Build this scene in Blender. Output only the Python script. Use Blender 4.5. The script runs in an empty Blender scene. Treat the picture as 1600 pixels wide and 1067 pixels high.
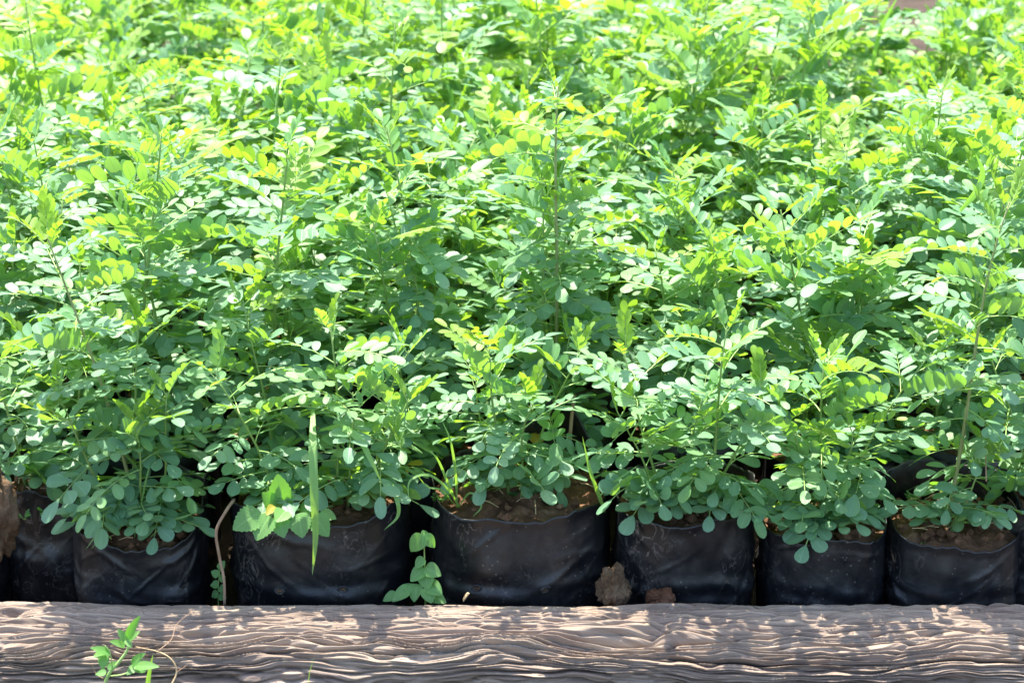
import bpy, math, random
import numpy as np
from mathutils import Vector, Matrix, Quaternion, noise as mnoise

# ------------------------------------------------------------------ scene, camera, light
sc = bpy.context.scene
C = bpy.data.collections.new('nursery_bed'); sc.collection.children.link(C)
rnd = random.Random(11)
R = math.radians

CAM = Vector((0.0, -1.667, 0.884)); PITCH = R(19.0); FPX = 2790.0   # focal length in pixels of the 1600 px photo
cam_d = bpy.data.cameras.new('camera'); cam = bpy.data.objects.new('camera', cam_d); sc.collection.objects.link(cam)
cam.location = CAM; cam.rotation_euler = (math.pi/2 - PITCH, 0, 0)
cam_d.sensor_width = 36; cam_d.lens = 36*FPX/1600; cam_d.clip_start = .05; cam_d.clip_end = 500
cam_d.dof.use_dof = True; cam_d.dof.focus_distance = 1.80; cam_d.dof.aperture_fstop = 8.0
sc.camera = cam

SUN_EL, SUN_AZ = R(69), R(-22)        # behind the bed, a little to the left
SDIR = Vector((math.sin(SUN_AZ)*math.cos(SUN_EL), math.cos(SUN_AZ)*math.cos(SUN_EL), math.sin(SUN_EL)))
world = bpy.data.worlds.new('World'); sc.world = world; world.use_nodes = True
wn = world.node_tree.nodes; wl = world.node_tree.links
bg = wn['Background']; sky = wn.new('ShaderNodeTexSky'); sky.sky_type = 'NISHITA'; sky.sun_disc = False
sky.sun_elevation = SUN_EL; sky.sun_rotation = SUN_AZ; sky.air_density = 1.0; sky.dust_density = 2.0
wl.new(sky.outputs[0], bg.inputs[0]); bg.inputs[1].default_value = 0.15
sl = bpy.data.lights.new('sun', 'SUN'); sl.energy = 4.1; sl.angle = R(0.6); sl.color = (1, .93, .80)
so = bpy.data.objects.new('sun', sl); sc.collection.objects.link(so)
so.rotation_euler = SDIR.to_track_quat('Z', 'Y').to_euler(); so.location = SDIR*5
sc.view_settings.view_transform = 'Standard'; sc.view_settings.look = 'None'
sc.view_settings.exposure = 1.95; sc.view_settings.gamma = 1; sc.view_settings.use_curve_mapping = False
sc.cycles.max_bounces = 10; sc.cycles.transmission_bounces = 8; sc.cycles.diffuse_bounces = 5
sc.cycles.use_denoising = True

def P(px, py, Y):
    """world point seen at photo pixel (px, py) that stands at depth y = Y"""
    dx = (px-800)/FPX; dz = -(py-533.5)/FPX
    d = Vector((dx, math.cos(PITCH)+dz*math.sin(PITCH), -math.sin(PITCH)+dz*math.cos(PITCH)))
    return CAM + d*((Y-CAM.y)/d.y)

# ------------------------------------------------------------------ materials
def mat(name):
    m = bpy.data.materials.new(name); m.use_nodes = True
    nt = m.node_tree; return m, nt.nodes, nt.links, nt.nodes['Principled BSDF'], nt.nodes['Material Output']
def ramp(n, stops):
    r = n.new('ShaderNodeValToRGB'); e = r.color_ramp.elements
    while len(e) < len(stops): e.new(.5)
    for k, (p, c) in zip(e, stops): k.position = p; k.color = (*c, 1)
    return r
def noise(n, l, scale, detail=4, rough=.6, co=None, vec=None):
    t = n.new('ShaderNodeTexNoise'); t.inputs['Scale'].default_value = scale
    t.inputs['Detail'].default_value = detail; t.inputs['Roughness'].default_value = rough
    if vec is not None: l.new(vec, t.inputs['Vector'])
    return t
def mth(n, l, op, a, b=None, c=None):
    t = n.new('ShaderNodeMath'); t.operation = op
    for i, v in enumerate((a, b, c)):
        if v is None: continue
        if isinstance(v, (int, float)): t.inputs[i].default_value = v
        else: l.new(v, t.inputs[i])
    return t.outputs[0]
def mixc(n, l, f, a, b):
    t = n.new('ShaderNodeMix'); t.data_type = 'RGBA'
    for s, v in ((0, f), (6, a), (7, b)):
        if isinstance(v, (int, float)): t.inputs[s].default_value = v
        elif isinstance(v, tuple): t.inputs[s].default_value = (*v, 1)
        else: l.new(v, t.inputs[s])
    return t.outputs[2]

def leaf_mat(name, top_a, top_b, under, trans_a, trans_b, tfac=.42, rough=.44, spec=.45):
    m, n, l, b, out = mat(name)
    info = n.new('ShaderNodeObjectInfo'); uv = n.new('ShaderNodeUVMap'); sep = n.new('ShaderNodeSeparateXYZ')
    l.new(uv.outputs[0], sep.inputs[0]); geo = n.new('ShaderNodeNewGeometry')
    tc = n.new('ShaderNodeTexCoord')
    # per leaflet variation: each leaflet's object, and its place in the world
    wn_ = noise(n, l, 38, 1, .5, vec=geo.outputs['Position'])
    v = mth(n, l, 'ADD', mth(n, l, 'MULTIPLY', info.outputs['Random'], .6), mth(n, l, 'MULTIPLY', wn_.outputs[0], .4))
    top = mixc(n, l, v, top_a, top_b)
    trc = mixc(n, l, v, trans_a, trans_b)
    blot = noise(n, l, 260, 3, .6, vec=geo.outputs['Position'])
    top = mixc(n, l, mth(n, l, 'MULTIPLY', blot.outputs[0], .35), top, tuple(x*.72 for x in top_b))
    spk = n.new('ShaderNodeTexVoronoi'); spk.inputs['Scale'].default_value = 95; l.new(geo.outputs['Position'], spk.inputs['Vector'])
    top = mixc(n, l, mth(n, l, 'MULTIPLY', mth(n, l, 'LESS_THAN', spk.outputs['Distance'], .10), .6), top, (.52, .50, .26))
    # midrib and side veins from the leaflet's own uv
    mid = mth(n, l, 'SMOOTH_MIN', mth(n, l, 'MULTIPLY', mth(n, l, 'ABSOLUTE', mth(n, l, 'SUBTRACT', sep.outputs[1], .5)), 16), 1, .2)
    vein = mth(n, l, 'ABSOLUTE', mth(n, l, 'SINE', mth(n, l, 'ADD', mth(n, l, 'MULTIPLY', sep.outputs[0], 26),
               mth(n, l, 'MULTIPLY', mth(n, l, 'ABSOLUTE', mth(n, l, 'SUBTRACT', sep.outputs[1], .5)), -14))))
    top = mixc(n, l, mth(n, l, 'MULTIPLY', mth(n, l, 'SUBTRACT', 1, mid), .45), top, tuple(min(1, x*1.7+.03) for x in top_b))
    top = mixc(n, l, mth(n, l, 'MULTIPLY', mth(n, l, 'POWER', vein, 6), .10), top, tuple(min(1, x*1.5+.03) for x in top_b))
    col = mixc(n, l, geo.outputs['Backfacing'], top, under)
    l.new(col, b.inputs['Base Color']); b.inputs['Roughness'].default_value = rough
    b.inputs['Specular IOR Level'].default_value = spec
    trc = mixc(n, l, mth(n, l, 'MULTIPLY', mth(n, l, 'SUBTRACT', 1, mid), .5), trc, tuple(x*.5 for x in trans_a))
    tr = n.new('ShaderNodeBsdfTranslucent'); l.new(trc, tr.inputs[0])
    bump = n.new('ShaderNodeBump'); bump.inputs['Strength'].default_value = .25; bump.inputs['Distance'].default_value = .001
    l.new(mth(n, l, 'ADD', mth(n, l, 'MULTIPLY', vein, .4), mid), bump.inputs['Height']); l.new(bump.outputs[0], b.inputs['Normal'])
    mx = n.new('ShaderNodeMixShader'); mx.inputs[0].default_value = tfac
    l.new(b.outputs[0], mx.inputs[1]); l.new(tr.outputs[0], mx.inputs[2]); l.new(mx.outputs[0], out.inputs[0])
    return m

M = {}
M['mature'] = leaf_mat('leaf_mature', (.125, .275, .165), (.19, .355, .205), (.19, .33, .18), (.22, .50, .03), (.33, .56, .03), .42)
M['fresh'] = leaf_mat('leaf_fresh', (.145, .33, .14), (.21, .39, .16), (.21, .37, .16), (.27, .53, .03), (.34, .56, .03), .48)
M['young'] = leaf_mat('leaf_young', (.18, .35, .05), (.25, .38, .07), (.21, .36, .09), (.25, .50, .02), (.32, .52, .02), .50)
M['yellow'] = leaf_mat('leaf_yellowing', (.45, .38, .05), (.50, .42, .08), (.45, .40, .1), (.8, .65, .03), (.8, .6, .03), .5)
M['weed'] = leaf_mat('weed_leaf', (.13, .30, .085), (.18, .36, .11), (.18, .32, .12), (.20, .60, .02), (.30, .65, .03), .45)
M['grass'] = leaf_mat('grass_leaf', (.19, .38, .10), (.25, .44, .14), (.22, .40, .13), (.30, .62, .03), (.40, .66, .03), .45)

def simple(name, cols, scale, rough=.7, bump=.3, bscale=None, spec=.4, dist=.002):
    m, n, l, b, out = mat(name)
    tc = n.new('ShaderNodeTexCoord'); t = noise(n, l, scale, 6, .65, vec=tc.outputs['Object'])
    r = ramp(n, cols); l.new(t.outputs[0], r.inputs[0]); l.new(r.outputs[0], b.inputs['Base Color'])
    b.inputs['Roughness'].default_value = rough; b.inputs['Specular IOR Level'].default_value = spec
    t2 = noise(n, l, bscale or scale*4, 6, .7, vec=tc.outputs['Object'])
    bm = n.new('ShaderNodeBump'); bm.inputs['Strength'].default_value = bump; bm.inputs['Distance'].default_value = dist
    l.new(t2.outputs[0], bm.inputs['Height']); l.new(bm.outputs[0], b.inputs['Normal'])
    return m
M['stem'] = simple('stem_green', [(.3, (.16, .27, .06)), (.7, (.24, .34, .10))], 30, .5, .15)
M['stem_woody'] = simple('stem_woody', [(.3, (.20, .24, .08)), (.7, (.32, .32, .14))], 40, .6, .3)
M['rachis'] = simple('leaf_stalk', [(.3, (.26, .42, .12)), (.7, (.34, .50, .16))], 30, .45, .1)
M['soil'] = simple('potting_soil', [(.3, (.06, .032, .018)), (.5, (.16, .085, .048)), (.7, (.30, .18, .11))], 32, .95, .9, 260, .15, .004)
M['clod'] = simple('dry_clod', [(.3, (.055, .033, .02)), (.5, (.13, .085, .052)), (.72, (.25, .175, .11))], 45, .95, 1.0, 200, .1, .004)
M['red_clod'] = simple('red_clod', [(.25, (.07, .035, .02)), (.5, (.15, .07, .04)), (.75, (.25, .13, .08))], 60, .95, 1.0, 220, .1, .004)
M['ground'] = simple('bare_ground', [(.25, (.025, .018, .014)), (.5, (.05, .036, .027)), (.8, (.10, .075, .058))], 9, .95, .8, 90, .1, .006)
M['dry'] = simple('dry_twig', [(.3, (.22, .13, .08)), (.7, (.38, .26, .17))], 60, .8, .4)
M['dry_grass'] = simple('dry_straw', [(.3, (.36, .25, .13)), (.7, (.52, .40, .24))], 60, .8, .3)
M['hole'] = simple('hole_soil', [(.3, (.03, .02, .012)), (.7, (.12, .07, .04))], 200, .95, .6)

def plastic():
    m, n, l, b, out = mat('black_film')
    tc = n.new('ShaderNodeTexCoord'); info = n.new('ShaderNodeObjectInfo')
    off = n.new('ShaderNodeVectorMath'); off.operation = 'ADD'; l.new(tc.outputs['Object'], off.inputs[0])
    cmb = n.new('ShaderNodeCombineXYZ'); l.new(mth(n, l, 'MULTIPLY', info.outputs['Random'], 7), cmb.inputs[0]); l.new(cmb.outputs[0], off.inputs[1])
    V = off.outputs[0]
    # dust smears, chalky scratches, mud specks
    dust = ramp(n, [(.42, (0, 0, 0)), (.75, (.7, .7, .7))]); l.new(noise(n, l, 14, 5, .65, vec=V).outputs[0], dust.inputs[0])
    fine = ramp(n, [(.45, (0, 0, 0)), (.62, (1, 1, 1))]); l.new(noise(n, l, 90, 6, .75, vec=V).outputs[0], fine.inputs[0])
    mp = n.new('ShaderNodeMapping'); mp.inputs['Scale'].default_value = (45, 45, 30); mp.inputs['Rotation'].default_value = (.2, .3, 0); l.new(V, mp.inputs[0])
    sc1 = n.new('ShaderNodeTexNoise'); sc1.inputs['Scale'].default_value = 1.0; sc1.inputs['Detail'].default_value = 5; sc1.inputs['Distortion'].default_value = 1.6
    l.new(mp.outputs[0], sc1.inputs[0])
    ridge = mth(n, l, 'SUBTRACT', 1, mth(n, l, 'MULTIPLY', mth(n, l, 'ABSOLUTE', mth(n, l, 'SUBTRACT', sc1.outputs[0], .5)), 45))
    ridge = mth(n, l, 'MAXIMUM', ridge, 0)
    patch = ramp(n, [(.5, (0, 0, 0)), (.66, (1, 1, 1))]); l.new(noise(n, l, 11, 3, .6, vec=V).outputs[0], patch.inputs[0])
    scr = mth(n, l, 'MULTIPLY', ridge, patch.outputs[0])
    vor = n.new('ShaderNodeTexVoronoi'); vor.inputs['Scale'].default_value = 160; l.new(V, vor.inputs['Vector'])
    speck = mth(n, l, 'MULTIPLY', mth(n, l, 'LESS_THAN', vor.outputs['Distance'], .16), mth(n, l, 'GREATER_THAN', noise(n, l, 25, 2, .5, vec=V).outputs[0], .53))
    c = mixc(n, l, mth(n, l, 'MULTIPLY', dust.outputs[0], .5), (.004, .005, .0075), (.024, .023, .023))
    c = mixc(n, l, mth(n, l, 'MULTIPLY', mth(n, l, 'MULTIPLY', fine.outputs[0], dust.outputs[0]), .35), c, (.12, .105, .09))
    c = mixc(n, l, mth(n, l, 'MULTIPLY', scr, .5), c, (.26, .23, .20))
    c = mixc(n, l, mth(n, l, 'MULTIPLY', speck, .3), c, (.22, .19, .16))
    l.new(c, b.inputs['Base Color'])
    rr = mth(n, l, 'ADD', .37, mth(n, l, 'MULTIPLY', dust.outputs[0], .3)); l.new(rr, b.inputs['Roughness'])
    b.inputs['Specular IOR Level'].default_value = .55
    bm = n.new('ShaderNodeBump'); bm.inputs['Strength'].default_value = .35; bm.inputs['Distance'].default_value = .003
    l.new(noise(n, l, 30, 6, .6, vec=V).outputs[0], bm.inputs['Height']); l.new(bm.outputs[0], b.inputs['Normal'])
    return m
M['film'] = plastic()

def wood():
    m, n, l, b, out = mat('weathered_timber')
    tc = n.new('ShaderNodeTexCoord'); uv = n.new('ShaderNodeUVMap')
    mp = n.new('ShaderNodeMapping'); mp.inputs['Scale'].default_value = (8, 330, 1); l.new(uv.outputs[0], mp.inputs[0])
    g = n.new('ShaderNodeTexNoise'); g.inputs['Scale'].default_value = 1; g.inputs['Detail'].default_value = 8; g.inputs['Roughness'].default_value = .7; g.inputs['Distortion'].default_value = .6
    l.new(mp.outputs[0], g.inputs[0])
    mp2 = n.new('ShaderNodeMapping'); mp2.inputs['Scale'].default_value = (5, 40, 1); l.new(uv.outputs[0], mp2.inputs[0])
    g2 = n.new('ShaderNodeTexNoise'); g2.inputs['Scale'].default_value = 1; g2.inputs['Detail'].default_value = 5; l.new(mp2.outputs[0], g2.inputs[0])
    r1 = ramp(n, [(.36, (.09, .060, .044)), (.5, (.23, .178, .138)), (.66, (.38, .31, .25))]); l.new(g.outputs[0], r1.inputs[0])
    r2 = ramp(n, [(.35, (.17, .122, .10)), (.62, (.33, .26, .20))]); l.new(g2.outputs[0], r2.inputs[0])
    c = mixc(n, l, .5, r1.outputs[0], r2.outputs[0])
    # a few purplish-brown weather stains, and pale sand caught on the surface
    st = ramp(n, [(.55, (0, 0, 0)), (.72, (1, 1, 1))]); l.new(noise(n, l, 7, 4, .6, vec=tc.outputs['Object']).outputs[0], st.inputs[0])
    c = mixc(n, l, mth(n, l, 'MULTIPLY', st.outputs[0], .5), c, (.17, .115, .09))
    sp = ramp(n, [(.66, (0, 0, 0)), (.74, (1, 1, 1))]); l.new(noise(n, l, 130, 3, .6, vec=tc.outputs['Object']).outputs[0], sp.inputs[0])
    c = mixc(n, l, mth(n, l, 'MULTIPLY', sp.outputs[0], .4), c, (.48, .40, .33))
    l.new(c, b.inputs['Base Color']); b.inputs['Roughness'].default_value = .85; b.inputs['Specular IOR Level'].default_value = .25
    bm = n.new('ShaderNodeBump'); bm.inputs['Strength'].default_value = .6; bm.inputs['Distance'].default_value = .003
    l.new(g.outputs[0], bm.inputs['Height']); l.new(bm.outputs[0], b.inputs['Normal'])
    return m
M['wood'] = wood()

# ------------------------------------------------------------------ helpers
def tag(o, label=None, cat=None, group=None, kind=None):
    if label: o['label'] = label
    if cat: o['category'] = cat
    if group: o['group'] = group
    if kind: o['kind'] = kind
    return o
def empty(name, loc):
    o = bpy.data.objects.new(name, None); o.empty_display_size = .02; C.objects.link(o); o.location = loc; return o
def link(name, me, parent=None, mtx=None):
    o = bpy.data.objects.new(name, me); C.objects.link(o)
    if parent: o.parent = parent
    if mtx is not None: o.matrix_local = mtx
    return o
class MB:
    def __init__(s): s.v = []; s.f = []; s.uv = []; s.mi = []
    def mesh(s, name, mats, smooth=True):
        me = bpy.data.meshes.new(name); me.from_pydata([tuple(p) for p in s.v], [], s.f)
        if s.uv:
            lay = me.uv_layers.new(name='UVMap'); li = np.array([k for f in s.f for k in f])
            lay.data.foreach_set('uv', np.array(s.uv, dtype=np.float32)[li].ravel())
        for m in mats: me.materials.append(m)
        if s.mi: me.polygons.foreach_set('material_index', s.mi)
        me.polygons.foreach_set('use_smooth', [smooth]*len(me.polygons)); me.update(); return me
    def tube(s, pts, rad, k=6, mi=0, cap=True):
        """tapered tube; returns first vertex index of each ring"""
        pts = [Vector(p) for p in pts]; rings = []
        up = Vector((0, 0, 1)) if abs((pts[-1]-pts[0]).normalized().z) < .8 else Vector((0, 1, 0))
        for i, p in enumerate(pts):
            t = (pts[min(i+1, len(pts)-1)] - pts[max(i-1, 0)]).normalized()
            a = t.cross(up).normalized(); b_ = a.cross(t); up = b_
            r = rad[i] if isinstance(rad, (list, tuple)) else rad
            rings.append(len(s.v))
            for j in range(k):
                w = 2*math.pi*j/k
                s.v.append(p + a*(math.cos(w)*r) + b_*(math.sin(w)*r)); s.uv.append((i/len(pts), .25))
        for i in range(len(pts)-1):
            for j in range(k):
                s.f.append((rings[i]+j, rings[i]+(j+1) % k, rings[i+1]+(j+1) % k, rings[i+1]+j)); s.mi.append(mi)
        if cap:
            s.f.append(tuple(rings[0]+j for j in reversed(range(k)))); s.mi.append(mi)
            s.f.append(tuple(rings[-1]+j for j in range(k))); s.mi.append(mi)
        return rings

# leaf blades: station table (t, halfwidth)
SHAPES = {
 'obovate': [(0, .06), (.10, .18), (.30, .36), (.55, .50), (.76, .50), (.91, .38), (.975, .21), (1, .07)],
 'oblong': [(0, .07), (.10, .27), (.28, .43), (.52, .50), (.74, .47), (.90, .34), (.97, .18), (1, .06)],
 'ovate': [(0, .10), (.06, .34), (.20, .50), (.40, .48), (.62, .36), (.84, .18), (1, .02)],
}
def blade(mb, M4, L, W, shape, fold=.15, curl=.10, twist=0., mi=0, joint=None, serr=0, lrng=None):
    """one leaf blade along local +X, normal +Z, added under matrix M4"""
    st = SHAPES[shape]
    if serr:      # toothed edge: resample
        n_ = 17; tt = [i/(n_-1) for i in range(n_)]; st2 = []
        for i, t in enumerate(tt):
            w = 1.62*.5*(t+.012)**.42*(1-t)**.82*(1.30-.1*t)
            st2.append((t, w*(1+(serr if i % 2 else -serr)) if 0 < i < n_-1 else w))
        st = st2
    i0 = len(mb.v); asym = (lrng.uniform(-.06, .06) if lrng else 0)
    for t, hw in st:
        ang = twist*t; zc = -curl*L*t*t
        for sgn, vv in ((-1, 0), (0, .5), (1, 1)):
            y = sgn*hw*W*(1+sgn*asym); z = zc + abs(y)*fold - (abs(y)**2)*0
            yy = y*math.cos(ang) - 0*z; zz = z + y*math.sin(ang)
            mb.v.append(M4 @ Vector((t*L, yy, zz))); mb.uv.append((t, vv))
    n_ = len(st)
    for i in range(n_-1):
        a = i0+3*i
        mb.f.append((a, a+3, a+4, a+1)); mb.f.append((a+1, a+4, a+5, a+2)); mb.mi += [mi, mi]
    if joint is not None:   # stitch the blade's foot to two vertices of its stalk
        mb.f.append((joint[0], i0, i0+1)); mb.mi.append(mi); mb.f.append((joint[0], i0+1, i0+2)); mb.mi.append(mi)
        mb.uv[joint[0]] = mb.uv[joint[0]]

# ------------------------------------------------------------------ compound leaf prototypes
LEAFLETS = {}
def leaflet_mesh(kind, var, matn):
    key = (kind, var, matn)
    if key not in LEAFLETS:
        r = random.Random(hash((kind == 'obovate', var)) % 1000 + var*7)
        mb = MB(); W = {'obovate': .65, 'oblong': .55}[kind]*r.uniform(.88, 1.12)
        blade(mb, Matrix.Identity(4), 1.0, W, kind, fold=r.uniform(.02, .30), curl=r.uniform(-.04, .22), twist=r.uniform(-.3, .3), lrng=r)
        LEAFLETS[key] = mb.mesh('leaflet', [M[matn]])
    return LEAFLETS[key]

def frame(x, z):
    x = x.normalized(); y = z.cross(x).normalized(); z = x.cross(y)
    m = Matrix.Identity(4)
    for i in range(3): m[i][0] = x[i]; m[i][1] = y[i]; m[i][2] = z[i]
    return m
class Proto: pass
def leaf_proto(kind, matn, seed):
    r = random.Random(seed); p = Proto(); p.mat = matn
    if kind == 'low':  pairs, L, sp, pet, shp = r.choice((2, 2, 3)), r.uniform(.0195, .0240), .0138, r.uniform(.014, .024), 'obovate'
    elif kind == 'mid': pairs, L, sp, pet, shp = r.choice((3, 4, 4)), r.uniform(.0215, .0265), .0142, r.uniform(.015, .022), r.choice(('obovate', 'oblong'))
    elif kind == 'high': pairs, L, sp, pet, shp = r.choice((4, 5, 5, 6)), r.uniform(.0200, .0250), .0128, r.uniform(.012, .018), 'oblong'
    else: pairs, L, sp, pet, shp = r.choice((4, 5)), r.uniform(.008, .012), .0055, .006, 'oblong'
    droop = {'low': r.uniform(10, 50), 'mid': r.uniform(5, 45), 'high': r.uniform(-10, 45), 'tip': r.uniform(-50, 10)}[kind]
    fold = {'low': r.uniform(-12, 18), 'mid': r.choice((r.uniform(-12, 22), r.uniform(-12, 22), r.uniform(-12, 22), r.uniform(30, 60))), 'high': r.choice((r.uniform(-8, 18), r.uniform(10, 40), r.uniform(45, 80))), 'tip': r.uniform(25, 60)}[kind]
    fwd = {'low': 62, 'mid': 64, 'high': 66, 'tip': 35}[kind]
    side = r.uniform(-14, 14)
    tot = pet + pairs*sp; pos = Vector((0, 0, 0)); pts = [pos.copy()]; tans = []; frs = []
    nst = pairs+2; ss = [0, pet*.5] + [pet + i*sp for i in range(pairs)] + [tot]
    for i in range(1, len(ss)):
        f = (ss[i-1]+ss[i])/2/tot; a = -R(droop)*f; h = R(side)*f
        d = Vector((math.cos(a)*math.cos(h), math.sin(h)*math.cos(a), math.sin(a)))
        pos = pos + d*(ss[i]-ss[i-1]); pts.append(pos.copy()); tans.append(d)
    rad = [.0009 - .0005*i/(len(pts)-1) for i in range(len(pts))]
    if kind == 'tip': rad = [x*.7 for x in rad]
    items = []
    for i in range(pairs):
        k = i+2; t = tans[min(k, len(tans)-1)]; q = pts[k]
        up = Vector((-t.z, 0, t.x)).normalized(); up = (Vector((0, 0, 1)) - t*t.z).normalized(); lat = up.cross(t)
        sz = L*(.84 + .22*math.sin(math.pi*(i+.7)/(pairs+.6)))*r.uniform(.92, 1.06)
        for sg in (1, -1):
            if r.random() < .02: continue
            an = R(fwd + r.uniform(-5, 5) - 14*i/max(1, pairs)); fo = R(fold + r.uniform(-8, 8))
            lt = lat*sg*math.cos(fo) + up*math.sin(fo)
            d = t*math.cos(an) + lt*math.sin(an)
            nn = up*math.cos(fo) - lat*sg*math.sin(fo)
            nn = (Quaternion(d, R(r.uniform(-10, 10))) @ nn)
            d = (d + up*R(r.uniform(-12, 8))).normalized()
            items.append((q + d*.0018, d, nn, sz, k))
    t = tans[-1]; up = (Vector((0, 0, 1)) - t*t.z).normalized()
    items.append((pts[-1]+t*.001, t + up*R(r.uniform(-15, 5)), up, L*r.uniform(.95, 1.12), len(pts)-1))
    # stalk alone, and each leaflet as a matrix
    mb = MB(); rings = mb.tube(pts, rad, 4, 0, cap=False)
    for (q, d, nn, sz, k) in items:      # the tiny stalk that carries each leaflet
        i0 = len(mb.v); b0 = rings[k]; side_ = nn.normalized()*.0003
        mb.v += [q + d*.0006 + side_, q + d*.0006 - side_]; mb.uv += [(0, .25)]*2
        mb.f.append((b0, b0+2, i0)); mb.f.append((b0+2, i0+1, i0)); mb.mi += [0, 0]
    p.stalk = mb.mesh('leaf_stalk', [M['rachis']])
    p.items = []
    for (q, d, nn, sz, k) in items:
        m4 = Matrix.Translation(q) @ frame(d, nn) @ Matrix.Scale(sz, 4)
        p.items.append((leaflet_mesh(shp, r.randrange(6), matn), m4, shp))
    # one connected mesh of the whole leaf, for plants too far back to pick leaflets apart
    mb = MB(); rings = mb.tube(pts, rad, 3, 1, cap=False)
    for (q, d, nn, sz, k) in items:
        W = {'obovate': .65, 'oblong': .55}[shp]*r.uniform(.88, 1.12)
        blade(mb, Matrix.Translation(q) @ frame(d, nn) @ Matrix.Scale(sz, 4), 1, W, shp, r.uniform(.02, .3), r.uniform(-.04, .22), r.uniform(-.3, .3), 0, (rings[k], rings[k]+1), lrng=r)
    p.whole = mb.mesh('leaf', [M[matn], M['rachis']])
    p.kind = kind
    return p
PR = {}
for kind, mats_ in (('low', ('mature',)), ('mid', ('mature', 'fresh')), ('high', ('mature', 'fresh', 'young')), ('tip', ('young', 'fresh'))):
    for mt in mats_:
        PR[kind, mt] = [leaf_proto(kind, mt, 100*len(PR)+i) for i in range(12 if kind != 'tip' else 8)]
PR['low', 'yellow'] = [leaf_proto('low', 'yellow', 5000+i) for i in range(3)]

LEAFLET_COUNT = 0; NODE = .0125
def put_leaf(root, proto, pos, az, el, roll, scale, split):
    global LEAFLET_COUNT
    tries = root.get('tries', 0)
    m = Matrix.Translation(pos) @ Matrix.Rotation(az, 4, 'Z') @ Matrix.Rotation(-el, 4, 'Y') @ Matrix.Rotation(roll, 4, 'X') @ Matrix.Scale(scale, 4)
    if root.get('wall'):                       # a leaf lies over the rim, never through the film
        for me, m4, _ in proto.items:
            for xx in (.2, .9):
                q = m @ (m4 @ Vector((xx, 0, 0)))
                if q.z < root['wall'][1] and math.hypot(q.x, q.y) > root['wall'][0]*.82 and not (math.hypot(q.x, q.y) > root['wall'][0]*1.12 and q.z > -.02):
                    if tries >= 4: root['tries'] = 0; return None
                    root['tries'] = tries+1
                    return put_leaf(root, proto, pos, az, el+R(16), roll, scale, split)
        root['tries'] = 0
    if not split or proto.kind == 'tip':
        return link('leaf', proto.whole, root, m)
    o = link('leaf', proto.stalk, root, m)
    for me, m4, _ in proto.items:
        link('leaflet', me, o, m4); LEAFLET_COUNT += 1
    return o

def seedling(base, stems, r, split, leafscale=1.0, wall=.066, back=False, over=0):
    global LEAFLET_COUNT
    """stems: list of dict(off=(dx,dy), h=height, lean=(x,y), bare=bare fraction at the foot)"""
    root = empty('seedling', base); start = LEAFLET_COUNT; root['wall'] = (wall, .022)
    for s in stems:
        h = s['h']; off = Vector((s['off'][0], s['off'][1], -.012)); lean = Vector((s['lean'][0], s['lean'][1], 0))
        n_ = max(6, int(h/.028)); pts = []; ph = r.uniform(0, 6.28); wob = r.uniform(.003, .009)
        for i in range(n_+1):
            t = i/n_
            pts.append(off + lean*h*(t**1.3) + Vector((math.cos(ph+t*5)*wob*t, math.sin(ph+t*4)*wob*t, t*h+.012*t)))
        rb = .0011 + h*.0042
        mb = MB(); mb.tube(pts, [rb*(1-.68*(i/n_)) for i in range(n_+1)], 6)
        for (a, b_) in zip(mb.f, range(len(mb.f))): pass
        me = mb.mesh('stem', [M['stem_woody'] if s.get('woody') else M['stem']]); link('stem', me, root)
        def at(t):
            x = min(t*n_, n_-.001); i = int(x); return pts[i].lerp(pts[i+1], x-i)
        az = r.uniform(0, 6.28); node = NODE*(.76 if leafscale < 1 else 1)
        t = s.get('bare', .06)*1.0; lst = []
        while t < .95:
            az += R(137.5) + r.uniform(-.5, .5)
            el = R(-14 + 54*t) + r.uniform(-.28, .28)
            if t < .28: kd = ('low', 'mature')
            elif t < .6: kd = ('mid', 'mature' if r.random() < (.6 if back else .86) else 'fresh')
            elif t < .84: kd = ('high', r.choice(('mature', 'fresh', 'fresh', 'young') if back else ('mature', 'mature', 'fresh')))
            else: kd = ('high', r.choice(('fresh', 'fresh', 'young', 'mature')))
            if t < .2 and r.random() < .03: kd = ('low', 'yellow')
            scl = r.uniform(.90, 1.20)*leafscale
            if t > .8: scl *= 1 - (t-.8)*1.9
            lst.append((r.choice(PR[kd]), at(t), az, el, r.uniform(-.22, .22), scl))
            t += node/h*r.uniform(.8, 1.25)
        for k in range(over//2 if s is not stems[0] else over):     # lowest leaves arch over the near rim
            put_leaf(root, r.choice(PR['low' if k % 3 else 'mid', 'mature']), at(min(.5, r.uniform(.022, .055)/h)), R(-90+r.uniform(-70, 70)), R(r.uniform(2, 14)), r.uniform(-.2, .2), r.uniform(1.0, 1.2)*leafscale, split)
        for a in reversed(lst): put_leaf(root, *a, split and LEAFLET_COUNT-start < 285)
        for k in range(2):
            az += R(160); put_leaf(root, r.choice(PR['tip', r.choice(('young', 'young', 'fresh'))]), at(.97+.01*k), az, R(r.uniform(30, 65)), 0, r.uniform(.8, 1.3), split)
    del root['wall']
    if 'tries' in root: del root['tries']
    return root

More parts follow.
